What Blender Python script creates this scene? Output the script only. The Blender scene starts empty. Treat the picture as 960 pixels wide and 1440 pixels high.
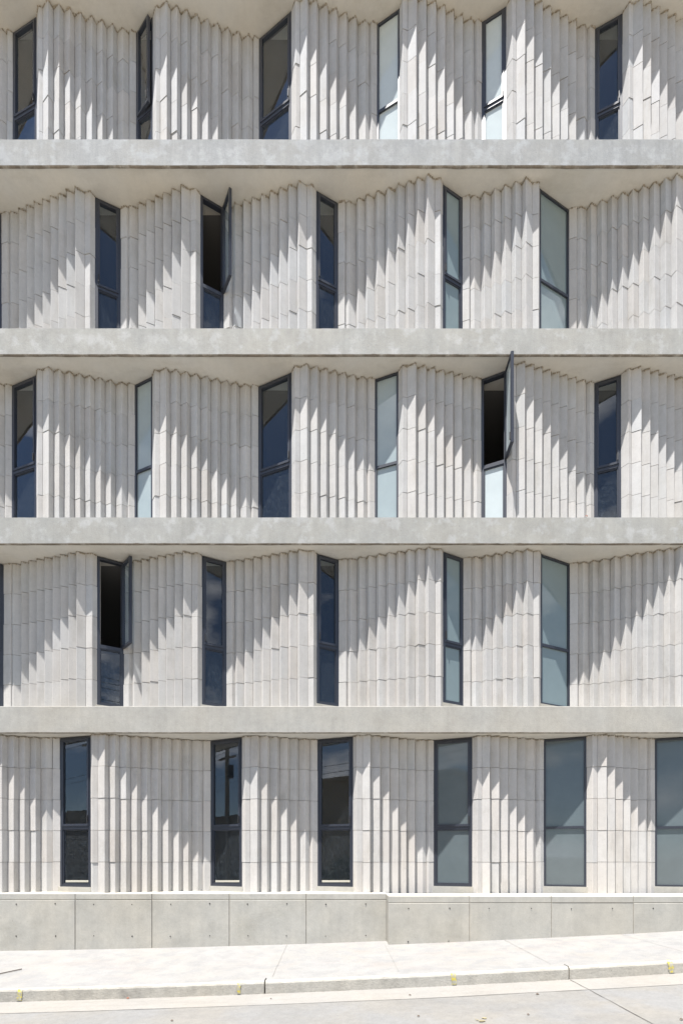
import bpy, math, random
from mathutils import Vector, noise as mnoise

random.seed(11)
S = bpy.context.scene
COL = S.collection
R = math.radians

# ------------------------------------------------------------------ camera
F = 680.0          # focal length in photo pixels (photo 960 x 1440)
D = 7.727          # camera to the face of the floor slabs
HY = 1205.0        # horizon row in the photo
EYE = 1.40
cam_d = bpy.data.cameras.new('camera')
cam = bpy.data.objects.new('camera', cam_d); COL.objects.link(cam)
cam.location = (0, -D, EYE)
cam.rotation_euler = (R(90), 0, 0)
cam_d.sensor_fit = 'VERTICAL'
cam_d.sensor_height = 36.0
cam_d.lens = 36.0 * F / 1440.0
cam_d.shift_y = (HY - 720.0) / 1440.0
cam_d.clip_start = 0.05
cam_d.clip_end = 6000
S.camera = cam
S.render.resolution_x = 682; S.render.resolution_y = 1024

# ------------------------------------------------------------------ light
SUN_DIR = Vector((0.70, 1.0, -4.0))          # direction the light travels
sun_el = math.atan2(4.0, math.hypot(0.70, 1.0))
W = bpy.data.worlds.new('World'); S.world = W; W.use_nodes = True
wn, wl = W.node_tree.nodes, W.node_tree.links
wn.clear()
wo = wn.new('ShaderNodeOutputWorld'); bg = wn.new('ShaderNodeBackground')
sky = wn.new('ShaderNodeTexSky'); sky.sky_type = 'NISHITA'; sky.sun_disc = False
sky.sun_elevation = sun_el; sky.sun_rotation = math.atan2(-0.70, -1.0)
sky.altitude = 1500; sky.air_density = 1.0; sky.dust_density = 0.4; sky.ozone_density = 1.6
bg.inputs['Strength'].default_value = 0.060
# a few fair-weather clouds low in the sky
tc = wn.new('ShaderNodeTexCoord'); mp = wn.new('ShaderNodeMapping')
mp.inputs['Scale'].default_value = (2.2, 2.2, 5.0); mp.inputs['Location'].default_value = (1.3, 0.4, 0.2)
cn = wn.new('ShaderNodeTexNoise'); cn.inputs['Scale'].default_value = 1.5; cn.inputs['Detail'].default_value = 7
cn.inputs['Roughness'].default_value = 0.58
cr = wn.new('ShaderNodeValToRGB'); cr.color_ramp.elements[0].position = 0.535; cr.color_ramp.elements[1].position = 0.68
cm = wn.new('ShaderNodeMixRGB'); cm.inputs['Color2'].default_value = (14, 14, 14.2, 1)
wl.new(tc.outputs['Generated'], mp.inputs['Vector']); wl.new(mp.outputs[0], cn.inputs['Vector'])
wl.new(cn.outputs['Fac'], cr.inputs[0]); wl.new(cr.outputs[0], cm.inputs['Fac'])
wl.new(sky.outputs[0], cm.inputs['Color1']); wl.new(cm.outputs[0], bg.inputs['Color'])
wl.new(bg.outputs[0], wo.inputs[0])

sd = bpy.data.lights.new('sun', 'SUN'); so = bpy.data.objects.new('sun', sd); COL.objects.link(so)
sd.energy = 4.6; sd.angle = R(0.53); sd.color = (1.0, 0.965, 0.925)
so.rotation_euler = SUN_DIR.to_track_quat('-Z', 'Y').to_euler()
so.location = (-5, -8, 25)

S.view_settings.view_transform = 'Standard'; S.view_settings.look = 'None'
S.view_settings.exposure = 1.27; S.view_settings.gamma = 1.0
S.view_settings.use_curve_mapping = False
S.cycles.max_bounces = 8; S.cycles.diffuse_bounces = 5
S.cycles.transparent_max_bounces = 12

# ------------------------------------------------------------------ materials
def new_mat(name):
    m = bpy.data.materials.new(name); m.use_nodes = True
    nt = m.node_tree; p = nt.nodes['Principled BSDF']
    return m, nt.nodes, nt.links, p

def concrete(name, col, rough=0.85, mottle=0.10, scale=1.6, fine=0.05, streak=0.0, tint=False,
             patch=None, patch_pos=(0.56, 0.62), patch_scale=2.2, bump=0.15, warm=(1.02, 1.0, 0.97),
             speck=0.0, dirt=None, grain=0.03):
    m, N, L, p = new_mat(name)
    geo = N.new('ShaderNodeNewGeometry')
    def noise(sc, det=5, rg=0.6, stretch=None):
        n = N.new('ShaderNodeTexNoise'); n.inputs['Scale'].default_value = sc
        n.inputs['Detail'].default_value = det; n.inputs['Roughness'].default_value = rg
        if stretch:
            mpn = N.new('ShaderNodeMapping'); mpn.inputs['Scale'].default_value = stretch
            L.new(geo.outputs['Position'], mpn.inputs['Vector']); L.new(mpn.outputs[0], n.inputs['Vector'])
        else:
            L.new(geo.outputs['Position'], n.inputs['Vector'])
        return n
    def mr(src, lo, hi, a=0.3, b=0.7):
        r = N.new('ShaderNodeMapRange'); r.inputs['From Min'].default_value = a; r.inputs['From Max'].default_value = b
        r.inputs['To Min'].default_value = lo; r.inputs['To Max'].default_value = hi
        L.new(src, r.inputs['Value']); return r.outputs['Result']
    def mul(a, b):
        x = N.new('ShaderNodeMath'); x.operation = 'MULTIPLY'; L.new(a, x.inputs[0]); L.new(b, x.inputs[1]); return x.outputs[0]
    v = mr(noise(scale, 6).outputs['Fac'], 1 - mottle, 1 + mottle)
    f = noise(45, 4, 0.7)
    v = mul(v, mr(f.outputs['Fac'], 1 - fine, 1 + fine))
    v = mul(v, mr(noise(12, 8, 0.72).outputs['Fac'], 1 - grain, 1 + grain, 0.35, 0.65))
    if streak:
        v = mul(v, mr(noise(1.0, 5, 0.6, (9, 9, 0.7)).outputs['Fac'], 1 - streak, 1 + streak))
    if speck:
        sp = noise(30, 2, 0.5)
        v = mul(v, mr(sp.outputs['Fac'], 1 - speck, 1.0, 0.24, 0.33))
    cmx = N.new('ShaderNodeMixRGB'); cmx.blend_type = 'MIX'
    cmx.inputs['Color1'].default_value = (*col, 1)
    cmx.inputs['Color2'].default_value = (col[0]*warm[0]**2, col[1]*warm[1]**2, col[2]*warm[2]**2, 1)
    L.new(mr(noise(0.8, 3).outputs['Fac'], 0, 1), cmx.inputs['Fac'])
    cur = cmx.outputs[0]
    if patch:
        pm = N.new('ShaderNodeMixRGB'); pm.inputs['Color2'].default_value = (*patch, 1)
        L.new(cur, pm.inputs['Color1'])
        L.new(mr(noise(patch_scale, 7, 0.62).outputs['Fac'], 0, 1, *patch_pos), pm.inputs['Fac'])
        cur = pm.outputs[0]
    if dirt:
        dm = N.new('ShaderNodeMixRGB'); dm.inputs['Color2'].default_value = (*dirt[0], 1)
        L.new(cur, dm.inputs['Color1'])
        L.new(mr(noise(dirt[1], 6, 0.65, dirt[3] if len(dirt) > 3 else None).outputs['Fac'], 0, dirt[2], 0.52, 0.72), dm.inputs['Fac'])
        cur = dm.outputs[0]
    if tint:
        at = N.new('ShaderNodeAttribute'); at.attribute_name = 'tint'
        tm = N.new('ShaderNodeMixRGB'); tm.blend_type = 'MULTIPLY'; tm.inputs['Fac'].default_value = 1
        L.new(cur, tm.inputs['Color1']); L.new(at.outputs['Color'], tm.inputs['Color2']); cur = tm.outputs[0]
    sc = N.new('ShaderNodeVectorMath'); sc.operation = 'SCALE'
    L.new(cur, sc.inputs[0]); L.new(v, sc.inputs['Scale'])
    L.new(sc.outputs[0], p.inputs['Base Color'])
    p.inputs['Roughness'].default_value = rough
    p.inputs['Specular IOR Level'].default_value = 0.25
    b = N.new('ShaderNodeBump'); b.inputs['Strength'].default_value = bump; b.inputs['Distance'].default_value = 0.01
    L.new(f.outputs['Fac'], b.inputs['Height']); L.new(b.outputs[0], p.inputs['Normal'])
    return m

def plain(name, col, rough=0.5, metal=0.0, spec=0.5, var=0.0, vs=20):
    m, N, L, p = new_mat(name)
    p.inputs['Base Color'].default_value = (*col, 1); p.inputs['Roughness'].default_value = rough
    p.inputs['Metallic'].default_value = metal; p.inputs['Specular IOR Level'].default_value = spec
    if var:
        g = N.new('ShaderNodeNewGeometry'); n = N.new('ShaderNodeTexNoise'); n.inputs['Scale'].default_value = vs
        n.inputs['Detail'].default_value = 5
        L.new(g.outputs['Position'], n.inputs['Vector'])
        r = N.new('ShaderNodeMapRange'); r.inputs['From Min'].default_value = .3; r.inputs['From Max'].default_value = .7
        r.inputs['To Min'].default_value = 1-var; r.inputs['To Max'].default_value = 1+var
        L.new(n.outputs['Fac'], r.inputs['Value'])
        s = N.new('ShaderNodeVectorMath'); s.operation = 'SCALE'; s.inputs[0].default_value = col
        L.new(r.outputs[0], s.inputs['Scale']); L.new(s.outputs[0], p.inputs['Base Color'])
    return m

def glass_mat(name, dust=0.03, dust_scale=30, lo=0.45, hi=0.75, tintc=(0.82, 0.9, 0.95)):
    m, N, L, p = new_mat(name); N.remove(p)
    out = N['Material Output']
    tr = N.new('ShaderNodeBsdfTransparent'); tr.inputs['Color'].default_value = (*tintc, 1)
    gl = N.new('ShaderNodeBsdfGlossy'); gl.inputs['Roughness'].default_value = 0.0
    gl.inputs['Color'].default_value = (0.93, 0.96, 1.0, 1)
    fr = N.new('ShaderNodeFresnel'); fr.inputs['IOR'].default_value = 1.62
    gb = N.new('ShaderNodeNewGeometry'); io = N.new('ShaderNodeMapRange')
    io.inputs['To Min'].default_value = 1.62; io.inputs['To Max'].default_value = 1/1.62
    L.new(gb.outputs['Backfacing'], io.inputs['Value']); L.new(io.outputs[0], fr.inputs['IOR'])
    ml = N.new('ShaderNodeMath'); ml.operation = 'MULTIPLY'; ml.use_clamp = True; ml.inputs[1].default_value = 1.45
    L.new(fr.outputs[0], ml.inputs[0])
    m1 = N.new('ShaderNodeMixShader'); L.new(ml.outputs[0], m1.inputs[0]); L.new(tr.outputs[0], m1.inputs[1]); L.new(gl.outputs[0], m1.inputs[2])
    df = N.new('ShaderNodeBsdfDiffuse'); df.inputs['Color'].default_value = (0.55, 0.66, 0.76, 1)
    g = N.new('ShaderNodeNewGeometry'); mpn = N.new('ShaderNodeMapping'); mpn.inputs['Scale'].default_value = (1, 1, 0.35)
    n = N.new('ShaderNodeTexNoise'); n.inputs['Scale'].default_value = dust_scale; n.inputs['Detail'].default_value = 6
    n.inputs['Roughness'].default_value = 0.7
    L.new(g.outputs['Position'], mpn.inputs[0]); L.new(mpn.outputs[0], n.inputs['Vector'])
    r = N.new('ShaderNodeMapRange'); r.inputs['From Min'].default_value = lo; r.inputs['From Max'].default_value = hi
    r.inputs['To Min'].default_value = dust*0.5; r.inputs['To Max'].default_value = dust*3.2
    L.new(n.outputs['Fac'], r.inputs['Value'])
    m2 = N.new('ShaderNodeMixShader'); L.new(r.outputs[0], m2.inputs[0]); L.new(m1.outputs[0], m2.inputs[1]); L.new(df.outputs[0], m2.inputs[2])
    L.new(m2.outputs[0], out.inputs[0])
    return m

def film_mat(name, col, var=0.05):
    m, N, L, p = new_mat(name)
    g = N.new('ShaderNodeNewGeometry'); n = N.new('ShaderNodeTexNoise'); n.inputs['Scale'].default_value = 3.0; n.inputs['Detail'].default_value = 7
    n.inputs['Roughness'].default_value = 0.65
    L.new(g.outputs['Position'], n.inputs['Vector'])
    r = N.new('ShaderNodeMapRange'); r.inputs['From Min'].default_value = .3; r.inputs['From Max'].default_value = .7
    r.inputs['To Min'].default_value = 1-var; r.inputs['To Max'].default_value = 1+var
    L.new(n.outputs['Fac'], r.inputs['Value'])
    s = N.new('ShaderNodeVectorMath'); s.operation = 'SCALE'; s.inputs[0].default_value = col
    L.new(r.outputs[0], s.inputs['Scale']); L.new(s.outputs[0], p.inputs['Base Color'])
    p.inputs['Roughness'].default_value = 0.04; p.inputs['Specular IOR Level'].default_value = 0.6
    return m

M = {}
for _k, _c in enumerate(((0.525, 0.508, 0.485), (0.495, 0.484, 0.467), (0.474, 0.470, 0.462), (0.463, 0.464, 0.463), (0.440, 0.444, 0.449))):  # colour per storey paints in warm bounce light below, cooler dimmer light above
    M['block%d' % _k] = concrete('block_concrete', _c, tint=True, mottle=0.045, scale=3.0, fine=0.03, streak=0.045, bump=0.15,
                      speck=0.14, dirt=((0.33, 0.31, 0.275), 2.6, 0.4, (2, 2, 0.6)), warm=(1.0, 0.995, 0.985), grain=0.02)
M['mortar'] = concrete('joint_mortar', (0.43, 0.415, 0.39), mottle=0.15, scale=8, fine=0.1, bump=0.3)
M['bead'] = concrete('squeezed_mortar', (0.33, 0.30, 0.25), mottle=0.3, scale=20, fine=0.15, bump=0.5)
M['slab_a'] = concrete('slab_concrete_grey', (0.292, 0.308, 0.318), mottle=0.10, scale=2.3, fine=0.05, streak=0.09, bump=0.3, speck=0.2, grain=0.06,
                       patch=(0.345, 0.36, 0.37), patch_pos=(0.50, 0.60), patch_scale=4.0)
M['slab_b'] = concrete('slab_concrete_patched', (0.338, 0.344, 0.332), mottle=0.10, scale=2.6, fine=0.05, streak=0.06, bump=0.3, speck=0.2, grain=0.05,
                       patch=(0.405, 0.408, 0.398), patch_pos=(0.52, 0.62), patch_scale=4.2)
M['slab_c'] = concrete('slab_concrete_smooth', (0.375, 0.37, 0.345), mottle=0.08, scale=2.6, fine=0.05, streak=0.05, bump=0.3, speck=0.18, grain=0.06)
M['soffit'] = concrete('soffit_plaster', (0.60, 0.59, 0.555), mottle=0.06, scale=1.0, fine=0.02, bump=0.2,
                       dirt=((0.45, 0.42, 0.36), 1.4, 0.4, (1, 3, 1)))
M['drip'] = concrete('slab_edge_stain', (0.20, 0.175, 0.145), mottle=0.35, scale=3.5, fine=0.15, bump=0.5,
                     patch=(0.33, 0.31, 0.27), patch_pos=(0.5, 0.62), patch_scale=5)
M['plinth'] = concrete('plinth_concrete', (0.405, 0.398, 0.365), mottle=0.08, scale=3.2, grain=0.04, fine=0.05, bump=0.2, speck=0.2, streak=0.04,
                       dirt=((0.32, 0.305, 0.26), 1.8, 0.5))
M['joint'] = plain('joint_dark', (0.36, 0.32, 0.255), 0.9, var=0.3, vs=6)
M['hole'] = plain('hole_dark', (0.06, 0.055, 0.05), 0.9)
M['walk'] = concrete('pavement_concrete', (0.262, 0.261, 0.256), mottle=0.06, scale=2.4, fine=0.06, bump=0.5, speck=0.10, streak=0.0,
                     patch=(0.24, 0.238, 0.233), patch_pos=(0.47, 0.6), patch_scale=4.5,
                     dirt=((0.25, 0.215, 0.20), 1.1, 0.35, (0.8, 2.2, 1)))
M['kerb'] = concrete('kerb_concrete', (0.40, 0.388, 0.352), mottle=0.12, scale=6.0, fine=0.08, bump=0.5, speck=0.22, streak=0.05,
                     dirt=((0.23, 0.22, 0.20), 2.2, 0.7))
M['gutter'] = concrete('gutter_concrete', (0.258, 0.252, 0.24), mottle=0.05, scale=1.5, fine=0.05, bump=0.3, speck=0.15,
                       dirt=((0.205, 0.195, 0.18), 2.5, 0.5, (0.5, 3, 1)))
M['road'] = concrete('road_concrete', (0.202, 0.2, 0.192), mottle=0.06, scale=0.8, fine=0.06, bump=0.35, speck=0.2, grain=0.07,
                     patch=(0.205, 0.204, 0.199), patch_pos=(0.48, 0.6), patch_scale=1.2,
                     dirt=((0.155, 0.153, 0.149), 0.9, 0.6, (0.6, 1.6, 1)))
M['ground'] = concrete('earth', (0.30, 0.26, 0.20), mottle=0.2, scale=0.5, fine=0.1)
M['yellow'] = concrete('yellow_paint', (0.58, 0.49, 0.08), mottle=0.2, scale=14, fine=0.1,
                       patch=(0.38, 0.37, 0.31), patch_pos=(0.42, 0.54), patch_scale=30)
M['frame'] = plain('anthracite_aluminium', (0.034, 0.039, 0.052), 0.36, 0.0, 0.5, var=0.06)
M['gasket'] = plain('black_gasket', (0.02, 0.02, 0.022), 0.6)
M['glass'] = glass_mat('clear_glass', dust=0.012)
M['glass_dusty'] = glass_mat('dusty_glass', dust=0.03, dust_scale=60, lo=0.48, hi=0.75)
M['film_bright'] = film_mat('pale_film', (0.33, 0.39, 0.405))
M['film_white'] = film_mat('white_film', (0.50, 0.56, 0.57))
M['film_teal'] = film_mat('teal_film', (0.205, 0.262, 0.272), 0.04)
M['film_grey'] = film_mat('grey_film', (0.112, 0.138, 0.148), 0.06)
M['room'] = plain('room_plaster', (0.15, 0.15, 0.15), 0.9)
M['rod'] = plain('rusty_steel', (0.09, 0.075, 0.065), 0.7)
M['leaf'] = plain('dry_leaf', (0.30, 0.09, 0.04), 0.8)
M['leaf2'] = plain('old_leaf', (0.10, 0.07, 0.05), 0.8)
M['wood'] = plain('pole_concrete', (0.30, 0.28, 0.24), 0.9, var=0.1)
M['cable'] = plain('black_cable', (0.03, 0.03, 0.03), 0.7)
M['house'] = concrete('house_render', (0.46, 0.42, 0.34), mottle=0.1, scale=0.7)
M['house2'] = concrete('house_brick', (0.30, 0.21, 0.15), mottle=0.25, scale=2.0)
M['stone'] = concrete('rough_stone', (0.20, 0.19, 0.17), mottle=0.45, scale=3.0, fine=0.2, bump=0.8)
M['foliage'] = plain('foliage', (0.06, 0.10, 0.03), 0.7, var=0.4, vs=6)

# ------------------------------------------------------------------ helpers
class MB:
    def __init__(s): s.v = []; s.f = []; s.m = []; s.t = []
    def face(s, pts, mi=0, tint=1.0):
        b = len(s.v); s.v += [tuple(p) for p in pts]; s.f.append(tuple(range(b, b+len(pts)))); s.m.append(mi); s.t.append(tint)
    def prism(s, poly, z0, z1, mi=0, tint=1.0, caps=True, zj=None):
        """vertical prism over a counter-clockwise plan polygon; shared vertices"""
        n = len(poly); b = len(s.v)
        s.v += [(x, y, z0) for x, y in poly] + [(x, y, z1) for x, y in poly]
        for i in range(n):
            j = (i+1) % n
            s.f.append((b+i, b+j, b+n+j, b+n+i)); s.m.append(mi); s.t.append(tint)
        if caps:
            s.f.append(tuple(b+i for i in reversed(range(n)))); s.m.append(mi); s.t.append(tint)
            s.f.append(tuple(b+n+i for i in range(n))); s.m.append(mi); s.t.append(tint)
    def box(s, x0, x1, y0, y1, z0, z1, mi=0, tint=1.0):
        s.prism([(x0, y0), (x1, y0), (x1, y1), (x0, y1)], z0, z1, mi, tint)
    def obox(s, o, u, v, u0, u1, v0, v1, z0, z1, mi=0):
        """box in a plan frame: origin o, unit axes u (along) and v (outward)"""
        P = [(o[0]+u[0]*a+v[0]*b, o[1]+u[1]*a+v[1]*b) for a, b in ((u0, v1), (u1, v1), (u1, v0), (u0, v0))]
        s.prism(P, z0, z1, mi)
    def build(s, name, mats, parent=None, smooth=False):
        me = bpy.data.meshes.new(name); me.from_pydata(s.v, [], s.f)
        for m in (mats if isinstance(mats, (list, tuple)) else [mats]): me.materials.append(m)
        me.polygons.foreach_set('material_index', s.m)
        if any(t != 1.0 for t in s.t):
            ca = me.color_attributes.new('tint', 'FLOAT_COLOR', 'CORNER')
            for p, t in zip(me.polygons, s.t):
                c = (t, t, t, 1) if not isinstance(t, tuple) else (*t, 1)
                for li in p.loop_indices: ca.data[li].color = c
        me.update()
        import bmesh
        bm = bmesh.new(); bm.from_mesh(me); bmesh.ops.recalc_face_normals(bm, faces=bm.faces); bm.to_mesh(me); bm.free()
        if smooth: me.polygons.foreach_set('use_smooth', [True]*len(me.polygons))
        o = bpy.data.objects.new(name, me); COL.objects.link(o)
        if parent: o.parent = parent
        return o

def tag(o, label=None, cat=None, group=None, kind=None):
    if label: o['label'] = label
    if cat: o['category'] = cat
    if group: o['group'] = group
    if kind: o['kind'] = kind
    return o
def empty(name, loc=(0, 0, 0)):
    o = bpy.data.objects.new(name, None); COL.objects.link(o); o.location = loc; return o

def lin(a, b, t): return a+(b-a)*t
def clampx(x):
    return max(-14.0, min(14.0, x))
def h_wall(x): x = clampx(x); return 1.3502 - 0.0346*x - 0.00193*x*x if abs(x) < 7 else _ext(h_wall, x)
def h_kerb(x): x = clampx(x); return 1.404 - 0.0427*x - 0.00224*x*x if abs(x) < 7 else _ext(h_kerb, x)
def _ext(f, x):
    s = 1 if x > 0 else -1
    a = f(s*6.9); b = f(s*6.8)
    return a + (a-b)/0.1*(abs(x)-6.9)*1.0
YK = -2.127          # kerb face
KH = 0.147
def gz(x, y):        # pavement surface height
    t = min(1, max(0, (y+0.1)/(YK+0.1)))
    return EYE - lin(h_wall(x), h_kerb(x), t)
def rz(x, y=0): return EYE - h_kerb(x) - KH      # road surface height

# ------------------------------------------------------------------ levels
TOP = [EYE-0.575+0.0] + [EYE-0.61+3.02*k for k in range(1, 6)]     # walking surfaces of plinth and slabs
ST = 0.43
SOF = [t-ST for t in TOP]                                         # soffits (index 1..5)

# ------------------------------------------------------------------ measured plans
K = 4.0
def pt(px, py, yedge):                    # a point lit exactly down to py: depth from the shadow of the slab edge
    d = D*(py-yedge)/((HY-py)+F*K)
    return ((px-480.0)*(D+d)/F, d)
def mk(base, y0, yedge, kind, Fl, Lend, T, Rend, Fr, s=4.8):
    """kind A: outer end at left, inner end at right.  B mirrored.
       Lend / Rend: for the outer end (ridge, valley), for the inner end (ridge,)"""
    c = lambda q: pt(base+q[0]/s, y0+q[1]/s, yedge)
    tips = [c(t) for t in T]
    bang = R(36)
    def valley(a, b, ang):
        # right-angled block nose between two tips; face is the long leg
        vx, vy = b[0]-a[0], b[1]-a[1]; L_ = math.hypot(vx, vy); th = math.atan2(vy, vx)
        if kind == 'A':      # face ends on tip b, coming from valley
            fd = th-ang; n = L_*math.cos(ang)
            return (b[0]-math.cos(fd)*n, b[1]-math.sin(fd)*n)
        fd = th+ang; n = L_*math.cos(ang)
        return (a[0]+math.cos(fd)*n, a[1]+math.sin(fd)*n)
    if kind == 'A':
        R0, V0 = c(Lend[0]), c(Lend[1]); RE = c(Rend[0])
        V0 = (V0[0], max(V0[1], R0[1]+0.02, tips[0][1]+0.03))
        fl_d = R0[1]+0.10; FL = ((base+Fl/s-480)*(D+fl_d)/F, fl_d)
        fr_d = RE[1]+0.032; FR = ((base+Fr/s-480)*(D+fr_d)/F, fr_d)
        units = [(FL, R0, V0)]; prev = V0
        for i, t in enumerate(tips):
            nx = tips[i+1] if i+1 < len(tips) else RE
            v = valley(t, nx, bang if i+1 < len(tips) else R(56)); units.append((prev, t, v)); prev = v
        units.append((prev, RE, FR))
    else:
        RE = c(Lend[0]); R0, V0 = c(Rend[0]), c(Rend[1])
        V0 = (V0[0], max(V0[1], R0[1]+0.02, tips[-1][1]+0.03))
        fl_d = RE[1]+0.032; FL = ((base+Fl/s-480)*(D+fl_d)/F, fl_d)
        fr_d = R0[1]+0.07; FR = ((base+Fr/s-480)*(D+fr_d)/F, fr_d)
        v = valley(RE, tips[0], R(56)); units = [(FL, RE, v)]; prev = v
        for i, t in enumerate(tips):
            v = valley(t, tips[i+1], bang) if i+1 < len(tips) else V0
            units.append((prev, t, v)); prev = v
        units.append((prev, R0, FR))
    return {'u': units, 'FL': units[0][0], 'FR': units[-1][2], 'kind': kind}

def shift_panel(p, dx, dy):
    q = lambda a: (a[0]+dx, a[1]+dy)
    u = [tuple(q(a) for a in t) for t in p['u']]
    return {'u': u, 'FL': u[0][0], 'FR': u[-1][2], 'kind': p['kind']}

rows = {}
# fourth storey shown at the top of the photo
Y = -33.0
rows[4] = ('A', [
    mk(0, 0, Y, 'A', 249, [(262, 462), (290, 500)], [(325,330),(400,412),(472,505),(545,595),(622,685),(692,770),(762,860),(832,948)], [(880, 975)], 920),
    mk(170, 0, Y, 'A', 216, [(238, 470), (266, 510)], [(310,360),(380,452),(447,548),(515,645),(588,745),(655,845),(725,930),(793,1015),(860,1090)], [(903, 1110)], 932),
    mk(340, 0, Y, 'A', 334, [(362, 335), (391, 378)], [(438,232),(503,325),(572,418),(637,510),(703,602),(768,692),(833,777)], [(876, 787)], 912),
    mk(500, 0, Y, 'A', 295, [(317, 283), (350, 308)], [(408,165),(473,262),(538,352),(600,442),(660,538),(720,637),(780,730)], [(820, 742)], 850),
    mk(640, 0, Y, 'A', 341, [(382, 240), (410, 272)], [(470,118),(530,240),(588,345),(645,452),(702,550),(759,655),(814,765),(870,865)], [(912, 885)], 941),
    mk(760, 0, Y, 'A', 549, [(595, 395), (622, 437)], [(688,288),(743,385),(800,470),(854,553),(908,640),(961,732),(1012,815),(1062,895)], [(1100, 915)], 1130)])
Y = 497.5
rows[2] = ('A', [
    mk(0, 490, Y, 'A', 248, [(256, 495), (290, 532)], [(330,430),(400,500),(472,568),(541,640),(609,712),(680,780),(749,848),(822,922)], [(870, 952)], 912),
    mk(180, 490, Y, 'A', 165, [(182, 530), (213, 562)], [(258,450),(328,515),(397,575),(465,655),(535,733),(603,803),(667,868),(731,930),(797,988)], [(842, 1008)], 880),
    mk(360, 490, Y, 'A', 240, [(263, 400), (297, 442)], [(345,333),(412,398),(474,462),(537,535),(600,602),(663,672),(724,738)], [(765, 765)], 802),
    mk(520, 490, Y, 'A', 190, [(220, 372), (252, 408)], [(308,303),(374,370),(434,438),(497,507),(558,580),(619,652),(680,722)], [(718, 770)], 750),
    mk(620, 480, Y, 'A', 440, [(478, 372), (505, 408)], [(565,300),(624,385),(681,470),(739,555),(796,640),(851,728),(908,815),(964,900)], [(1007, 945)], 1031),
    mk(760, 490, Y, 'A', 540, [(592, 480), (612, 517)], [(678,403),(737,475),(792,545),(846,618),(900,685),(955,755),(1008,828),(1060,900)], [(1098, 935)], 1130)])
Y = 232.8
rows[3] = ('B', [
    mk(0, 225, Y, 'B', 12, [(50, 1205)], [(79,1205),(130,1125),(183,1040),(235,960),(290,885),(343,805),(397,733),(452,655),(508,575)], [(608, 682), (570, 690)], 645),
    mk(160, 225, Y, 'B', 47, [(86, 1065)], [(113,1055),(168,970),(222,880),(280,797),(334,707),(394,612),(457,522)], [(553, 612), (517, 645)], 586),
    mk(300, 225, Y, 'B', 70, [(108, 1045)], [(146,985),(205,905),(265,835),(326,755),(387,672),(449,590),(512,508),(576,425)], [(664, 512), (630, 548)], 694),
    mk(420, 225, Y, 'B', 265, [(309, 920)], [(337,937),(400,860),(460,770),(530,675),(600,582),(670,495),(736,415),(801,330),(868,240)], [(955, 345), (917, 382)], 971),
    mk(600, 225, Y, 'B', 239, [(286, 780)], [(318,790),(387,702),(457,605),(526,522),(597,430),(667,340)], [(755, 447), (712, 475)], 759),
    mk(760, 225, Y, 'B', 189, [(240, 1085)], [(268,1083),(340,985),(410,900),(480,805),(550,720),(622,630),(692,535),(765,445),(840,347),(915,240)], [(1010, 330), (965, 360)], 1018)])
Y = 765.0
rows[1] = ('B', [
    mk(0, 755, Y, 'B', 25, [(74, 985)], [(92,990),(145,905),(198,842),(250,768),(303,692),(357,632),(410,556),(463,482),(517,410)], [(623, 495), (580, 525)], 658),
    mk(160, 755, Y, 'B', 67, [(102, 905)], [(137,845),(190,775),(245,690),(302,612),(357,545),(413,475),(470,405)], [(566, 480), (526, 515)], 597),
    mk(320, 755, Y, 'B', -8, [(30, 865)], [(62,810),(120,755),(180,675),(238,602),(298,532),(358,457),(420,387),(482,315)], [(580, 378), (541, 410)], 602),
    mk(440, 755, Y, 'B', 173, [(223, 765)], [(252,745),(314,675),(377,605),(442,532),(510,460),(577,390),(643,322),(710,253),(777,183)], [(862, 280), (824, 305)], 877),
    mk(600, 755, Y, 'B', 244, [(291, 690)], [(327,658),(398,585),(464,512),(535,435),(604,362),(675,293)], [(757, 387), (717, 412)], 767),
    mk(760, 755, Y, 'B', 194, [(246, 948)], [(287,918),(353,845),(423,768),(498,665),(573,580),(645,497),(718,412),(791,328),(866,248),(942,170)], [(1036, 262), (990, 290)], 1046)])
Y = 1030.5
rows[0] = ('A', [
    mk(0, 1020, Y, 'A', -208, [(-195, 105), (-160, 145)], [(-140,78),(-64,162),(14,250),(95,332),(168,418),(243,495),(316,572)], [(358, 565)], 409),
    mk(0, 1020, Y, 'A', 614, [(622, 188), (663, 235)], [(708,148),(778,228),(853,315),(925,395),(994,465),(1066,545),(1137,628),(1207,710),(1272,785),(1337,858)], [(1380, 885)], 1423),
    mk(190, 1020, Y, 'A', 721, [(742, 370), (777, 407)], [(825,303),(891,390),(957,472),(1025,555),(1090,635),(1150,710)], [(1194, 750)], 1232),
    mk(380, 1020, Y, 'A', 558, [(582, 298), (622, 337)], [(672,238),(738,345),(801,447),(862,550),(917,652),(974,740),(1028,830)], [(1067, 828)], 1102),
    mk(560, 1020, Y, 'A', 496, [(532, 368), (562, 410)], [(617,300),(679,383),(738,462),(797,538),(853,610),(908,688)], [(957, 745)], 980),
    mk(760, 1020, Y, 'A', 306, [(350, 270), (382, 317)], [(445,210),(500,290),(553,380),(605,462),(655,542),(706,630)], [(742, 645)], 769)])

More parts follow.
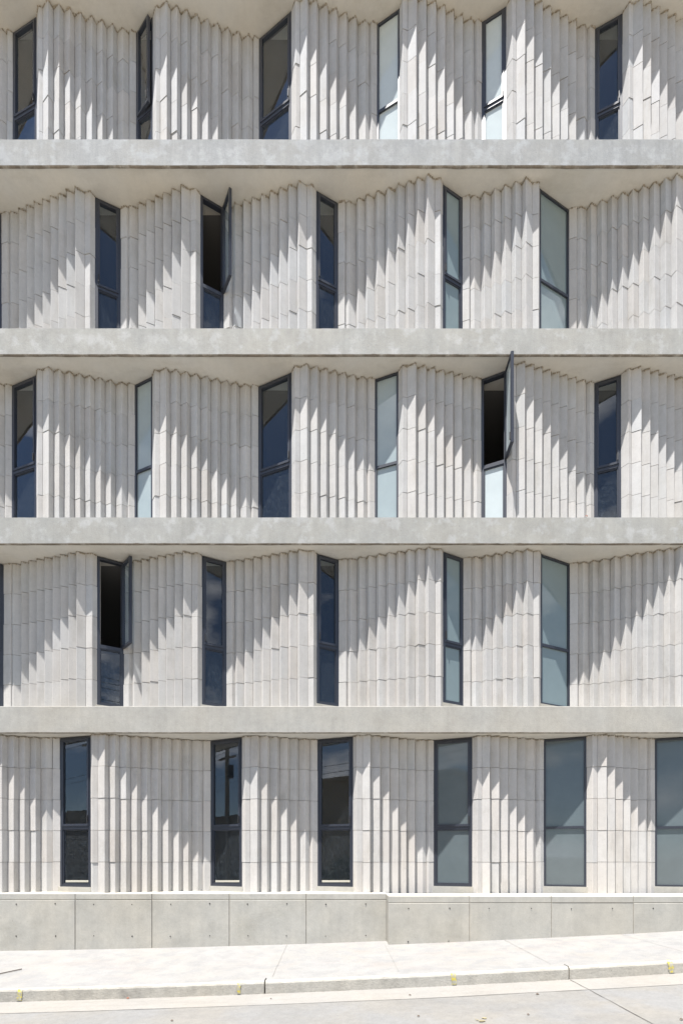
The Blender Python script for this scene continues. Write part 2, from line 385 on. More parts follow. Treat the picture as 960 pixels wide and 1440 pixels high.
def extend(row):
    kind, P = rows[row]
    # window vectors from neighbours
    wv = lambda a, b: (b['FL'][0]-a['FR'][0], b['FL'][1]-a['FR'][1])
    P = list(P)
    if row in (2, 4):       # partially visible panel at the very left, ends at the left jamb of the first window
        tx, ty = pt(17.4, 712 if row == 2 else 300, 497.5 if row == 2 else -33.0)
        ty = 0.50; tx = (17.2-480)*(D+ty)/F
        if row == 4: tx = (18.6-480)*(D+0.52)/F; ty = 0.52
        src = P[1]; q = shift_panel(src, tx-src['FR'][0], ty-src['FR'][1]); P.insert(0, q)
    for _ in range(1):
        w = wv(P[1], P[2]); src = P[1]
        dst = (P[0]['FL'][0]-w[0], P[0]['FL'][1]-w[1])
        P.insert(0, shift_panel(src, dst[0]-src['FR'][0], dst[1]-src['FR'][1]))
    if row == 0:
        # wide frosted window at the right edge of the photo, then one more panel
        last = P[-1]; a = P[-1]['FR']; src = P[2]
        P.append(shift_panel(src, a[0]+0.72-src['FL'][0], a[1]-0.20-src['FL'][1]))
    else:
        w = wv(P[-3], P[-2]); src = P[3]
        dst = (P[-1]['FR'][0]+w[0], P[-1]['FR'][1]+w[1])
        P.append(shift_panel(src, dst[0]-src['FL'][0], dst[1]-src['FL'][1]))
    return kind, P

# ------------------------------------------------------------------ ground
def xs_list(x0, x1, st):
    n = int(round((x1-x0)/st)); return [x0+(x1-x0)*i/n for i in range(n+1)]
def sheet(name, xs, ys, fz, mat, thick=0):
    mb = MB(); idx = {}
    for j, y in enumerate(ys):
        for i, x in enumerate(xs):
            idx[i, j] = len(mb.v); mb.v.append((x, y, fz(x, y)))
    for j in range(len(ys)-1):
        for i in range(len(xs)-1):
            mb.f.append((idx[i, j], idx[i+1, j], idx[i+1, j+1], idx[i, j+1])); mb.m.append(0); mb.t.append(1.0)
    o = mb.build(name, mat); tag(o, kind='structure'); return o

XS = xs_list(-24, 24, 0.4)
XG = [-2500, -600, -120, -50] + xs_list(-24, 24, 2) + [50, 120, 600, 2500]
YG = [-2500, -600, -120, -40, -20, -14, -10, -4, 0, 6, 20, 60, 300, 2500]
sheet('ground', XG, YG, lambda x, y: rz(x)-0.35, M['ground'])
def wob(x, y, s=1.0, a=0.004): return a*mnoise.noise(Vector((x*s, y*s, 3.1)))
YC = -10.2
sheet('pavement', XS, [YK+0.13, -1.7, -1.2, -0.7, -0.2, 0.3], lambda x, y: gz(x, y)+wob(x, y), M['walk'])
sheet('gutter', XS, [YK-0.42, YK-0.2, YK+0.05], lambda x, y: rz(x)+wob(x, y), M['gutter'])
sheet('road', XS, [YC-0.05]+xs_list(-10, YK-0.42, 0.75), lambda x, y: rz(x)+wob(x, y), M['road'])
sheet('pavement', [-45, -34]+XS, [-14.3, -12.6, -11.5, YC-0.15], lambda x, y: rz(x)+KH+wob(x, y), M['ground'])

# kerb: rounded nose, chipped a little, one open joint
def kerb(name, y_face, y_back, top, base, sgn, joints, label=None):
    mb = MB(); xs = xs_list(-24, 24, 0.08)
    for a, b in zip(xs[:-1], xs[1:]):
        if any(a <= j < b for j in joints):
            b -= 0.016
        ring = []
        for x in (a, b):
            n = 0.006*mnoise.noise(Vector((x*5, 1, sgn))) + 0.012*max(0, mnoise.noise(Vector((x*2.2, 4, sgn)))-0.35)
            zt = top(x); zb = base(x)-0.2
            ring.append([(x, y_back, zb), (x, y_back, zt+0.003), (x, y_face+sgn*0.030, zt+0.002-n*0.3), (x, y_face+sgn*(0.008+n), zt-0.013-n),
                         (x, y_face+sgn*n, zt-0.032), (x, y_face, zb)])
        r0, r1 = ring
        for i in range(5):
            mb.face([r0[i], r1[i], r1[i+1], r0[i+1]], 1 if i == 1 else 0)
        mb.face(r0); mb.face(list(reversed(r1)))
    o = mb.build(name, [M['kerb'], M['walk']]); return tag(o, kind='structure')
JX = (798-480)/F*(D+YK)
kb = kerb('kerb', YK, YK+0.15, lambda x: gz(x, YK+0.1), rz, 1, [JX-0.02, (367-480)/F*(D+YK), 9.0])
kerb('kerb', YC, YC-0.17, lambda x: rz(x)+KH, rz, -1, [2.2, -3.3])

# yellow paint dabs on the kerb face
for px, w, sk in ((28, 0.05, -0.01), (336, 0.035, 0.0), (637, 0.05, 0.012), (942, 0.06, 0.018)):
    X = (px-480)/F*(D+YK)
    mb = MB(); zt = gz(X, YK)-0.004; zb = zt-0.128
    n = 6; Lp, Rp = [], []
    for i in range(n+1):
        t = i/n; z = lin(zt, zb, t); j = random.uniform(-.006, .006)
        yy = YK-0.006 if t > 0.2 else YK-0.006+0.012*(1-t/0.2)
        Lp.append((X-w/2+j-sk*(0.5-t), yy, z)); Rp.append((X+w/2+random.uniform(-.006, .006)-sk*(0.5-t)+0.004, yy, z))
    for i in range(n): mb.face([Lp[i], Rp[i], Rp[i+1], Lp[i+1]])
    tX = [(X-w/2, YK-0.001, zt-0.012), (X+w/2, YK-0.001, zt-0.012), (X+w/2-0.004, YK+0.05, zt+0.0095), (X-w/2+0.006, YK+0.05, zt+0.0095)]
    mb.face(tX)
    mb.build('paint_mark', M['yellow'], kb)

# road and pavement joints as thin sealed strips
def strip(name, pts, w, mat, dz=0.004, parent=None, zf=None):
    mb = MB(); q = []
    for i, p in enumerate(pts):
        a = pts[max(0, i-1)]; b = pts[min(len(pts)-1, i+1)]
        dx, dy = b[0]-a[0], b[1]-a[1]; L_ = math.hypot(dx, dy) or 1; nx, ny = -dy/L_, dx/L_
        ww = w*random.uniform(.6, 1.2)/2
        q.append(((p[0]-nx*ww, p[1]-ny*ww), (p[0]+nx*ww, p[1]+ny*ww)))
    for (a, b), (c, d) in zip(q[:-1], q[1:]):
        mb.face([(*a, zf(*a)+dz), (*c, zf(*c)+dz), (*d, zf(*d)+dz), (*b, zf(*b)+dz)])
    o = mb.build(name, mat, parent); 
    if not parent: tag(o, kind='structure')
    return o
M['crack'] = plain('joint_filler', (0.10, 0.09, 0.08), 0.9, var=0.4, vs=12)
M['crack_walk'] = plain('joint_walk', (0.205, 0.195, 0.18), 0.9, var=0.2, vs=12)
M['crack_faint'] = plain('joint_faint', (0.175, 0.168, 0.155), 0.9, var=0.2, vs=12)
rz2 = lambda x, y: rz(x)+wob(x, y)
pz2 = lambda x, y: gz(x, y)+wob(x, y)
wig = lambda a, b, n, j: [(lin(a[0], b[0], i/n)+random.uniform(-j, j), lin(a[1], b[1], i/n)+random.uniform(-j, j)) for i in range(n+1)]
strip('road_joint', wig((JX+0.02, YK-0.02), (JX+0.06, YC), 60, 0.004), 0.007, M['crack'], 0.005, zf=rz2)
strip('road_joint', [(x, YK-0.43+random.uniform(-.003, .003)) for x in xs_list(-23, 23, 0.2)], 0.010, M['crack_faint'], 0.005, zf=rz2)
for px in (395, 545, 725, 900):
    X = (px-480)/F*(D-0.9)
    strip('pavement_joint', wig((X, -0.12 if px < 540 else -0.42), (X+0.03, YK+0.15), 10, 0.004), 0.0045, M['crack_walk'], 0.004, zf=pz2)

# ------------------------------------------------------------------ the building
BX0, BX1 = -8.6, 8.9
B = empty('concrete_building', (0, 0, TOP[0]))
tag(B, 'pale concrete building with ridged block panels zigzagging between projecting floor slabs', 'building')
BINV = (0, 0, -TOP[0])
def part(o):   # parts are modelled in world coordinates
    o.location = BINV; return o
class Sub:      # sub-parts inherit the part's offset
    pass

def build_panel(row, P, z0, z1):
    mb = MB(); u = P['u']; rnd = random.Random(row*100+int(P['FL'][0]*10))
    zt = z1; zb = z0
    CH = 0.518
    joints = [zb]
    for k in range(1, 5): joints.append(zb+CH*k+0.004)
    joints.append(zt)
    jt = 0.0034
    BK = 0.05
    # mortar core set back behind the blocks
    pts = [u[0][0]]+[q for t in u for q in (t[1], t[2])]
    def off(poly, d):
        out = []
        for i, p in enumerate(poly):
            a = poly[max(0, i-1)]; b = poly[min(len(poly)-1, i+1)]
            out.append((p[0], p[1]+d))
        return out
    core = []
    for i, p in enumerate(pts):
        if i % 2 == 1 and i < len(pts)-1:
            a, b = pts[i-1], pts[i+1]; core.append((lin(p[0], (a[0]+b[0])/2, 0.28), lin(p[1], (a[1]+b[1])/2, 0.28)+0.004))
        else: core.append((p[0], p[1]+0.014))
    mb.prism(core+[(q[0], q[1]+0.10) for q in reversed(core)], zb, zt, 1)
    colj = [[rnd.gauss(0, 0.004) if 0 < k < 5 else 0 for k in range(6)] for _ in u]
    for ci, (a, t, b) in enumerate(u):
        colt = rnd.gauss(0, 0.012)
        for k in range(5):
            za = joints[k]+colj[ci][k]+(jt if k > 0 else -0.002); zc = joints[k+1]+colj[ci][k+1]-(jt if k < 4 else -0.002)
            dx, dy = rnd.gauss(0, 0.0009), rnd.gauss(0, 0.0025)
            def mv(p): return (p[0]+dx, p[1]+dy)
            A, T, C = mv(a), mv(t), mv(b)
            # shrink at valleys so that neighbours do not coincide
            g = 0.0022
            def toward(p, q, s):
                L_ = math.hypot(q[0]-p[0], q[1]-p[1]) or 1; return (p[0]+(q[0]-p[0])*s/L_, p[1]+(q[1]-p[1])*s/L_)
            A2 = toward(A, T, g); C2 = toward(C, T, g)
            T1 = toward(T, A, 0.0055); T2 = toward(T, C, 0.0055)
            poly = [A2, T1, T2, C2, (C2[0], C2[1]+BK), (A2[0], A2[1]+BK)]
            v = 1+colt+rnd.gauss(0, 0.026); w = rnd.gauss(0, 0.009)
            if rnd.random() < 0.07: v -= 0.05; w += 0.012
            mb.prism(poly, za, zc, 0, (v*(1+w), v, v*(1-w)))
    # lumps of squeezed-out mortar under the soffit
    for i in range(len(pts)-1):
        a, b = pts[i], pts[i+1]; L_ = math.hypot(b[0]-a[0], b[1]-a[1]); n = max(1, int(L_/0.022))
        for s in range(n):
            if rnd.random() < 0.28: continue
            t = (s+rnd.random())/n; x = lin(a[0], b[0], t); y = lin(a[1], b[1], t)-rnd.uniform(0.0, 0.010)
            r = rnd.uniform(0.006, 0.016); hgt = rnd.uniform(0.005, 0.02)
            mb.prism([(x-r, y+r), (x-r*.6, y-r*rnd.uniform(.3, .9)), (x+r*.7, y-r*rnd.uniform(.3, .9)), (x+r, y+r)], zt-hgt, zt+0.001, 2)
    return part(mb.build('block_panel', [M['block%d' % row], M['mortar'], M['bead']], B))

def glass_pane(parent, o, u, v, a0, a1, d, z0, z1, mat, lab=None):
    mb = MB(); mb.obox(o, u, v, a0, a1, d-0.004, d+0.004, z0, z1)
    if mat in (M['glass'], M['glass_dusty']):
        mb = MB(); P = lambda s, z: (o[0]+u[0]*s+v[0]*d, o[1]+u[1]*s+v[1]*d, z)
        mb.face([P(a0, z0), P(a1, z0), P(a1, z1), P(a0, z1)])
    ob = mb.build('pane', mat, parent)
    if lab: ob['label'] = lab
    return ob

def build_window(row, L, Rr, zsill, zsof, style, glass, opening=None, label=None, upper=None):
    """L, Rr plan points of the frame's outer face; style casement or fixed"""
    ux, uy = Rr[0]-L[0], Rr[1]-L[1]; w = math.hypot(ux, uy); u = (ux/w, uy/w); v = (u[1], -u[0])   # v points to the street
    o = L
    zl = zsill+0.115; zt = zsof-0.004; ztr = zsill+1.10
    mb = MB(); fd = 0.07
    fw = 0.040 if style == 'casement' else 0.030
    tw = 0.030 if style == 'casement' else 0.022
    mb.obox(o, u, v, -0.02, fw, -fd, 0, zl, zt); mb.obox(o, u, v, w-fw, w+0.02, -fd, 0, zl, zt)
    mb.obox(o, u, v, fw, w-fw, -fd, -0.001, zt-fw, zt); mb.obox(o, u, v, fw, w-fw, -fd, -0.001, zl, zl+fw)
    mb.obox(o, u, v, fw, w-fw, -fd, -0.001, ztr-tw, ztr+tw)
    bead = 0.018
    gmat = {'clear': M['glass_dusty'], 'bright': M['film_bright'], 'white': M['film_white'], 'teal': M['film_teal'], 'grey': M['film_grey']}[glass]
    gmat_u = M['glass'] if glass == 'clear' else gmat
    if style == 'casement':
        # glazing bead round the lower light
        for (a, b, c, d_) in ((fw, fw+bead, zl+fw, ztr-tw), (w-fw-bead, w-fw, zl+fw, ztr-tw), (fw+bead, w-fw-bead, zl+fw, zl+fw+bead), (fw+bead, w-fw-bead, ztr-tw-bead, ztr-tw)):
            mb.obox(o, u, v, a, b, -0.05, -0.012, c, d_)
    win = part(mb.build('window', M['frame'], B))
    if label: win['label'] = label
    bd = bead if style == 'casement' else 0
    glass_pane(win, o, u, v, fw+bd-0.002, w-fw-bd+0.002, -0.032, zl+fw+bd-0.002, ztr-tw-bd+0.002, gmat)
    if style == 'fixed':
        glass_pane(win, o, u, v, fw-0.002, w-fw+0.002, -0.032, ztr+tw-0.002, zt-fw+0.002, gmat_u)
    else:
        # hinged upper sash
        sw = w-2*fw+0.016; a0 = fw-0.008; z0 = ztr+tw-0.010; z1 = zt-fw+0.008; m_ = 0.036
        if opening:
            side, dirv = opening
            n_ = math.hypot(*dirv); du = (dirv[0]/n_, dirv[1]/n_)
            hp = (w-a0) if side == 'R' else a0
            so_ = (o[0]+u[0]*hp+v[0]*0.012, o[1]+u[1]*hp+v[1]*0.012)
            if side == 'R': dv = (du[1], -du[0]); dv = (-dv[0], -dv[1]) if False else dv
            else: dv = (du[1], -du[0])
            so, su, sv = so_, du, dv
            s0, s1, off_ = 0.0, sw, 0.0
        else:
            so, su, sv = o, u, v; s0, s1, off_ = a0, a0+sw, 0.012
        sb = MB(); dp = 0.045
        v0, v1 = off_-dp, off_
        sb.obox(so, su, sv, s0, s0+m_, v0, v1, z0, z1); sb.obox(so, su, sv, s1-m_, s1, v0, v1, z0, z1)
        sb.obox(so, su, sv, s0+m_, s1-m_, v0, v1-0.001, z0, z0+m_); sb.obox(so, su, sv, s0+m_, s1-m_, v0, v1-0.001, z1-m_, z1)
        sash = sb.build('sash', M['frame'], win)
        if opening: sash['label'] = 'upper sash swung open'
        glass_pane(win, so, su, sv, s0+m_-0.002, s1-m_+0.002, off_-0.026, z0+m_-0.002, z1-m_+0.002, gmat_u)
        hb = MB()
        hs = s0+0.010 if kind_hand(row) == 'L' else s1-0.026
        hb.obox(so, su, sv, hs, hs+0.014, off_, off_+0.018, z0+0.05, z0+0.17)
        hb.build('handle', M['gasket'], win)
    # concrete sill under the frame
    sl = MB(); sl.obox(o, u, v, -0.03, w+0.02, -0.068, 0.018, zsill-0.02, zl)
    sill = sl.build('sill', M['plinth'], win)
    return win
def kind_hand(row): return 'R' if row in (0, 2, 4) else 'L'

WIN = {
 4: [('casement','clear'), ('casement','clear'), ('casement','clear','slight'), ('casement','clear'), ('fixed','white'), ('casement','white'), ('casement','clear'), ('casement','clear')],
 3: [('casement','clear'), ('casement','clear'), ('casement','clear','open'), ('casement','clear'), ('casement','teal'), ('fixed','teal'), ('casement','clear')],
 2: [('casement','clear'), ('casement','clear'), ('fixed','bright'), ('casement','clear'), ('fixed','bright'), ('casement','white','open'), ('casement','clear'), ('casement','clear')],
 1: [('casement','clear'), ('casement','clear','open'), ('casement','clear'), ('casement','clear'), ('casement','teal'), ('fixed','teal'), ('casement','clear')],
 0: [('casement','clear'), ('casement','clear'), ('casement','clear'), ('casement','clear'), ('casement','grey'), ('fixed','grey'), ('fixed','grey')],
}
OPEN = {4: ('L', None), 3: ('R', (0.19, -0.27)), 2: ('R', (-0.01, -0.34)), 1: ('R', (0.22, -0.22))}
for row in (0, 1, 2, 3, 4):
    kind, P = extend(row)
    z0 = TOP[row]-(0.0 if row else 0.035); z1 = SOF[row+1]
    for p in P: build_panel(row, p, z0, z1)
    print('row', row, 'panels', len(P), [round(p['FL'][0], 2) for p in P])
    for i in range(len(P)-1):
        L, Rr = P[i]['FR'], P[i+1]['FL']
        spec = WIN[row][min(i, len(WIN[row])-1)]
        opn = None; lab = None
        if len(spec) > 2:
            if spec[2] == 'open': opn = OPEN[row]; lab = 'narrow window with its upper sash swung wide open'
            else:
                an = math.atan2(Rr[1]-L[1], Rr[0]-L[0])-R(11); opn = ('L', (math.cos(an), math.sin(an))); lab = 'narrow window with its upper sash ajar'
        elif spec[1] != 'clear': lab = 'window with frosted pale panes'
        build_window(row, L, Rr, z0, z1, spec[0], spec[1], opn, lab)

# floor slabs
def build_slab(zt, zb, matf, seed, y_in=4.2):
    mb = MB(); xs = xs_list(BX0-0.3, BX1+0.3, 0.06); rnd = random.Random(seed)
    def prof(x):
        e = 0.0035*mnoise.noise(Vector((x*3, seed, 0)))+0.0035*mnoise.noise(Vector((x*17, seed, 2)))
        f_ = 0.004*mnoise.noise(Vector((x*0.9, seed, 5)))
        et = 0.002*mnoise.noise(Vector((x*6, seed, 9)))
        d = 0.030+0.008*mnoise.noise(Vector((x*4, seed, 7)))
        chip = 0.010*max(0, mnoise.noise(Vector((x*9, seed, 11)))-0.45)*4
        return [(x, 0.9, zt), (x, 0.012, zt+et), (x, f_-0.002, zt-0.008+et), (x, f_-0.002, zb+0.010+e+chip), (x, f_+0.010, zb+e*0.5-0.001),
                (x, f_+d, zb-0.001), (x, f_+d+0.004, zb+0.010), (x, 0.60, zb+0.010)]
    pr = [prof(x) for x in xs]
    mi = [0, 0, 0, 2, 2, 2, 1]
    for a, b in zip(pr[:-1], pr[1:]):
        for i in range(7): mb.face([a[i], b[i], b[i+1], a[i+1]], mi[i])
    mb.face([(xs[0], 0.9, zt), (xs[-1], 0.9, zt), (xs[-1], y_in, zt), (xs[0], y_in, zt)], 3)
    mb.face([(xs[0], 0.60, zb+0.010), (xs[-1], 0.60, zb+0.010), (xs[-1], y_in, zb+0.010), (xs[0], y_in, zb+0.010)], 3)
    for x in (xs[0], xs[-1]): mb.face([(x, 0, zb), (x, y_in, zb), (x, y_in, zt), (x, 0, zt)], 0)
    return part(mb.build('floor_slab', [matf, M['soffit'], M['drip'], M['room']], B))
for k, mt in ((1, 'slab_c'), (2, 'slab_b'), (3, 'slab_b'), (4, 'slab_a'), (5, 'slab_a')):
    build_slab(TOP[k], SOF[k], M[mt], k*3+1)
# core behind the facade: rooms, end walls, roof parapet
for k in range(5):
    z0, z1 = TOP[k], SOF[k+1]+0.01
    mb = MB()
    mb.box(BX0-0.3, BX1+0.3, 4.2, 4.35, z0, z1)
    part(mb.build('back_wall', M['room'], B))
    for x in (BX0-0.3, BX1+0.15):
        mb = MB(); mb.box(x+0.002, x+0.148, 0.05, 4.198, z0, z1-0.012); part(mb.build('end_wall', M['slab_c'], B))
mb = MB(); mb.box(BX0-0.28, BX1+0.28, 0.25, 0.40, TOP[5]-0.01, TOP[5]+0.9); part(mb.build('parapet', M['slab_a'], B))
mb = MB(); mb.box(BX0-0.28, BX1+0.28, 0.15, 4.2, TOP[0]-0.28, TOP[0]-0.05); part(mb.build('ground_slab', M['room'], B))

# plinth: cast panels with open joints, cap course, tie holes
def build_plinth(xa, xb, yf, ztop, joints, cap_h):
    mb = MB(); g = 0.0035; ch = 0.005
    mb.box(xa+0.004, xb-0.004, yf+0.012, yf+0.6, ztop-1.5, ztop-0.012, 1)
    edges = [xa]+joints+[xb]
    for a, b in zip(edges[:-1], edges[1:]):
        for z0, z1 in ((ztop-1.5, ztop-cap_h-g), (ztop-cap_h+g, ztop)):
            x0, x1 = a+(g if a != xa else 0), b-(g if b != xb else 0)
            j = random.uniform(-.003, .003)
            # panel with arris chamfers on the face
            yb = yf+0.6 if (z1 == ztop or a == xa) else yf+0.05
            v = random.uniform(.97, 1.03)
            ring = lambda y, e: [(x0+e, y, z0+e), (x1-e, y, z0+e), (x1-e, y, z1-e*(1.3 if z1 == ztop else 1)), (x0+e, y, z1-e*(1.3 if z1 == ztop else 1))]
            r0, r1, r2 = ring(yf+j, ch), ring(yf+ch, 0), ring(yb, 0)
            mb.face(r0, 0)
            for p, q in ((r0, r1), (r1, r2)):
                for i in range(4): mb.face([p[i], p[(i+1) % 4], q[(i+1) % 4], q[i]], 0)
        w = b-a
        for fx in (0.24, 0.745):
            for dz in (0.165, 0.665):
                cx = a+w*fx+random.uniform(-.01, .01); cz = ztop-dz-(0.02 if a > 0.5 else 0)+random.uniform(-.008, .008); r = 0.0105*random.uniform(.8, 1.2)
                mb.face([(cx+r*math.cos(t*math.pi/4), yf-0.0055, cz+r*math.sin(t*math.pi/4)) for t in range(8)], 2)
    return part(mb.build('plinth', [M['plinth'], M['joint'], M['hole']], B))
sL = (D-0.10)/F; sR = (D-0.40)/F
build_plinth(BX0-0.3, (546-480)*sR-0.003, -0.10, TOP[0]-0.004, [(x-480)*sL for x in (-110, -2, 106, 214, 322.5, 430.5)], 0.095)
build_plinth((546-480)*sR, BX1+0.3, -0.40, EYE-0.597, [(x-480)*sR for x in (660, 775, 890, 1005, 1120)], 0.10)

# ------------------------------------------------------------------ small things on the ground
def cyl_between(name, p, q, r, mat, n=8, parent=None):
    p, q = Vector(p), Vector(q); d = (q-p).normalized(); a = d.orthogonal().normalized(); b = d.cross(a)
    mb = MB(); ring = lambda c, rr: [tuple(c+(a*math.cos(2*math.pi*i/n)+b*math.sin(2*math.pi*i/n))*rr) for i in range(n)]
    A, Bq = ring(p, r if not isinstance(r, tuple) else r[0]), ring(q, r if not isinstance(r, tuple) else r[1])
    for i in range(n): mb.face([A[i], A[(i+1) % n], Bq[(i+1) % n], Bq[i]])
    mb.face(A); mb.face(Bq)
    return mb.build(name, mat, parent)
def gp(px, py):     # a photo pixel on the pavement or road
    best = None
    for i in range(400):
        y = -0.1-i*0.0125; d = D+y; x = (px-480)*d/F
        zz = gz(x, y) if y > YK else rz(x)
        e = abs((HY+(EYE-zz)*F/d)-py)
        if best is None or e < best[0]: best = (e, x, y, zz)
    return best[1:]
a = gp(-12, 1373); b = gp(31, 1364)
rod = cyl_between('steel_rod', (a[0], a[1], a[2]+0.012), (b[0], b[1], b[2]+0.012), 0.007, M['rod'])
tag(rod, 'thin dark steel rod lying on the white pavement at the left', 'rod')
def leaf(px, py, s, mat, label, z=None, y=None, tilt=0.3):
    if z is None: x, y, z = gp(px, py); z += 0.008
    else: x = (px-480)*(D+y)/F
    mb = MB(); n = 7
    L_ = [(x+s*(i/n-0.5), y-0.25*s*math.sin(math.pi*i/n)-0.1*s, z+tilt*s*abs(math.sin(2*math.pi*i/n))*0.6) for i in range(n+1)]
    R_ = [(x+s*(i/n-0.5), y+0.25*s*math.sin(math.pi*i/n)-0.1*s, z+tilt*s*math.sin(math.pi*i/n)) for i in range(n+1)]
    for i in range(n): mb.face([L_[i], L_[i+1], R_[i+1], R_[i]])
    for i in range(n):
        dn = lambda p: (p[0], p[1], p[2]-0.003)
        mb.face([dn(L_[i]), dn(R_[i]), dn(R_[i+1]), dn(L_[i+1])]); mb.face([L_[i], dn(L_[i]), dn(L_[i+1]), L_[i+1]]); mb.face([R_[i], R_[i+1], dn(R_[i+1]), dn(R_[i])])
    o = mb.build('dry_leaf', mat); return tag(o, label, 'leaf')
leaf(180, 1405, 0.035, M['leaf'], 'curled red brown leaf in the gutter against the kerb')
leaf(242, 1436, 0.03, M['leaf2'], 'dark dry leaf on the road below the kerb at the left')
leaf(381, 1405, 0.022, M['leaf2'], 'tiny dark leaf in the gutter left of the kerb centre')
leaf(576, 1400, 0.03, M['leaf2'], 'small dark leaf in the gutter left of a yellow kerb mark')
leaf(588, 1430, 0.03, M['leaf2'], 'dark dry leaf on the road at the bottom middle')
leaf(755, 1399, 0.04, M['leaf2'], 'largest dark leaf on the road beside the kerb joint')
leaf(742, 1428, 0.028, M['leaf2'], 'small dark leaf on the road near the long joint')
leaf(957, 1435, 0.035, M['leaf2'], 'dark dry leaf on the road in the bottom right corner')
leaf(823.5, 730, 0.05, M['leaf'], 'rust coloured leaf caught on the edge of a floor slab', z=TOP[2]+0.004, y=0.01, tilt=0.8)
# faded yellow paint splash on the road
x, y, z = gp(676, 1436)
mb = MB()
for i in range(6):
    cx = x+random.gauss(0, 0.05); cy = y+random.gauss(0, 0.03); r = random.uniform(.008, .028)
    mb.face([(cx+r*math.cos(t*math.pi/3)*random.uniform(.6, 1.2), cy+r*math.sin(t*math.pi/3)*0.8, z+0.009+i*0.0002) for t in range(6)])
sp = mb.build('paint_splash', concrete('faded_paint', (0.235, 0.215, 0.14), mottle=0.2, scale=10)); tag(sp, kind='structure')

# ------------------------------------------------------------------ across the street (seen in the glass)
def thingbox(name, label, cat, boxes, mat):
    mb = MB()
    for b_ in boxes: mb.box(*b_)
    return tag(mb.build(name, mat), label, cat)
# boundary wall with an uneven top
mb = MB(); n = 110
for i in range(n):
    xa, xb = lin(-48, -13.6, i/n), lin(-48, -13.6, (i+1)/n)
    zt = rz((xa+xb)/2)+4.6+0.10*mnoise.noise(Vector((xa*2, 0, 0)))+0.06*mnoise.noise(Vector((xa*9, 0, 0)))
    mb.prism([(xa, -12.9), (xb, -12.9), (xb, -12.6), (xa, -12.6)], rz(xa)-0.3, zt)
tag(mb.build('boundary_wall', M['stone']), 'rough grey stone boundary wall across the street', 'wall')
def house(x0, x1, y0, y1, zb, hgt, name, label, matw, doors):
    r = empty(name, ((x0+x1)/2, (y0+y1)/2, zb)); tag(r, label, 'house'); off = (-(x0+x1)/2, -(y0+y1)/2, -zb)
    def pp(m, nm, mt):
        o = m.build(nm, mt, r); o.location = off; return o
    m = MB(); m.box(x0, x1, y0, y1, zb-0.5, zb+hgt); pp(m, 'wall', matw)
    m = MB(); m.box(x0-0.2, x1+0.2, y0-0.2, y1+0.2, zb+hgt+0.002, zb+hgt+0.22); pp(m, 'roof', M['house'])
    for (a, b_, c, d_) in doors:
        m = MB(); m.box(a, b_, y1+0.003, y1+0.05, zb+c, zb+d_); w_ = pp(m, 'window', M['frame'])
        m = MB(); m.box(a+0.06, b_-0.06, y1+0.051, y1+0.06, zb+c+0.06, zb+d_-0.06); m.build('pane', M['film_grey'], w_)
    return r
house(-13.2, -5.2, -21, -14.2, rz(-9), 5.9, 'plastered_house', 'cream plastered house across the street', M['house'], [(-10.6, -9.4, 1.2, 2.4), (-7.6, -6.4, 1.2, 2.4)])
house(-22, -13, -26, -17, rz(-14), 5.0, 'brick_house', 'low brick house behind the boundary wall across the street', M['house2'], [(-18, -16.8, 1.2, 2.3)])
# utility pole with crossarm and wires
def make_pole(x, y, h, label):
    zb = rz(x)+KH-0.3; r = empty('utility_pole', (x, y, zb)); tag(r, label, 'pole', 'utility poles across the street')
    p = cyl_between('pole', (0, 0, 0), (0, 0, h), (0.17, 0.12), M['wood'], 12, r)
    for z in (h-0.35, h-1.1):
        m = MB(); m.box(-0.9, 0.9, -0.06, 0.06, z-0.05, z+0.05); m.build('crossarm', M['wood'], r)
    m = MB(); n = 12
    m.prism([(0.42+0.17*math.cos(2*math.pi*i/n), 0.17*math.sin(2*math.pi*i/n)) for i in range(n)], h-2.4, h-1.6); m.build('transformer', M['frame'], r)
    return zb
PX, PY, PH = -21.1, -11.2, 9.2
zb1 = make_pole(PX, PY, PH, 'grey utility pole with transformer across the street, nearer one')
zb2 = make_pole(PX-22, PY, PH, 'grey utility pole far down the street on the left')
zb3 = make_pole(PX+26, PY, PH, 'grey utility pole far up the street on the right')
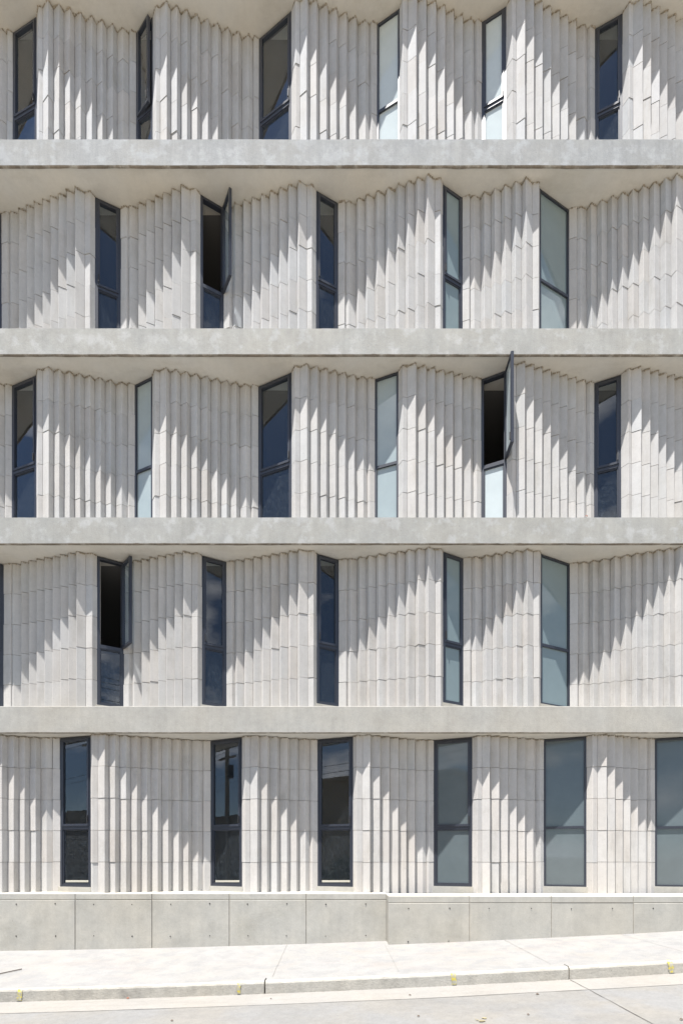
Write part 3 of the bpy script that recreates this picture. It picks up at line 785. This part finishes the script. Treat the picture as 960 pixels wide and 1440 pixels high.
for (xa, za), (xb, zb_) in (((PX, zb1), (PX-22, zb2)), ((PX, zb1), (PX+26, zb3))):
    side = 'left' if xb < xa else 'right'
    for dy, dz, wh in ((-0.7, -0.3, 'top cable farthest from the street'), (0.0, -0.28, 'middle one of the three top cables'), (0.7, -0.3, 'top cable nearest the street'),
                       (0.15, -1.05, 'cable on the lower crossarm'), (-0.15, -2.6, 'second lowest cable'), (0.1, -3.0, 'lowest cable')):
        m = MB(); n = 24; prev = None
        P_ = [Vector((lin(xa, xb, i/n), PY+dy, lin(za, zb_, i/n)+PH+dz-0.5*4*(i/n)*(1-i/n))) for i in range(n+1)]
        for p, q in zip(P_[:-1], P_[1:]):
            c = 0.011
            for (s0, s1) in (((0, -c), (0, c)), ((-c, 0), (c, 0))):
                m.face([(p.x, p.y+s0[0], p.z+s0[1]), (q.x, q.y+s0[0], q.z+s0[1]), (q.x, q.y+s1[0], q.z+s1[1]), (p.x, p.y+s1[0], p.z+s1[1])])
        tag(m.build('power_line', M['cable']), 'black '+wh+', running '+side+' from the transformer pole', 'cable', 'overhead cables between the poles')
# shrub in front of the house
def shrub(x, y, rad, hgt, label, seed):
    rnd = random.Random(seed); z0 = rz(x)+KH; r = empty('shrub', (x, y, z0)); tag(r, label, 'shrub')
    m = MB()
    for i in range(2600):
        th = rnd.uniform(0, 2*math.pi); ph = math.acos(rnd.uniform(-0.6, 1)); rr = rnd.uniform(0.55, 1.0)
        k = 1+0.25*mnoise.noise(Vector((math.cos(th)*2, math.sin(th)*2, ph*2+seed)))
        c = Vector((math.cos(th)*math.sin(ph)*rad*rr*k, math.sin(th)*math.sin(ph)*rad*rr*k, hgt*0.5+math.cos(ph)*hgt*0.5*rr*k))
        a = Vector((rnd.gauss(0, 1), rnd.gauss(0, 1), rnd.gauss(0, 1))).normalized()*0.05; b_ = a.orthogonal().normalized()*0.022
        m.face([c-a, c+b_, c+a, c-b_])
    m.build('crown', M['foliage'], r)
    for i in range(5):
        th = i*1.3; cyl_between('stem', (0.04*math.cos(th), 0.04*math.sin(th), -0.02), (rad*0.5*math.cos(th), rad*0.5*math.sin(th), hgt*0.6), (0.02, 0.008), M['rod'], 6, r)
shrub(-9.3, -11.9, 0.75, 1.7, 'round green shrub beside the pavement in front of the cream house', 3)
shrub(-10.8, -12.0, 0.5, 1.0, 'smaller green shrub beside the far pavement', 5)
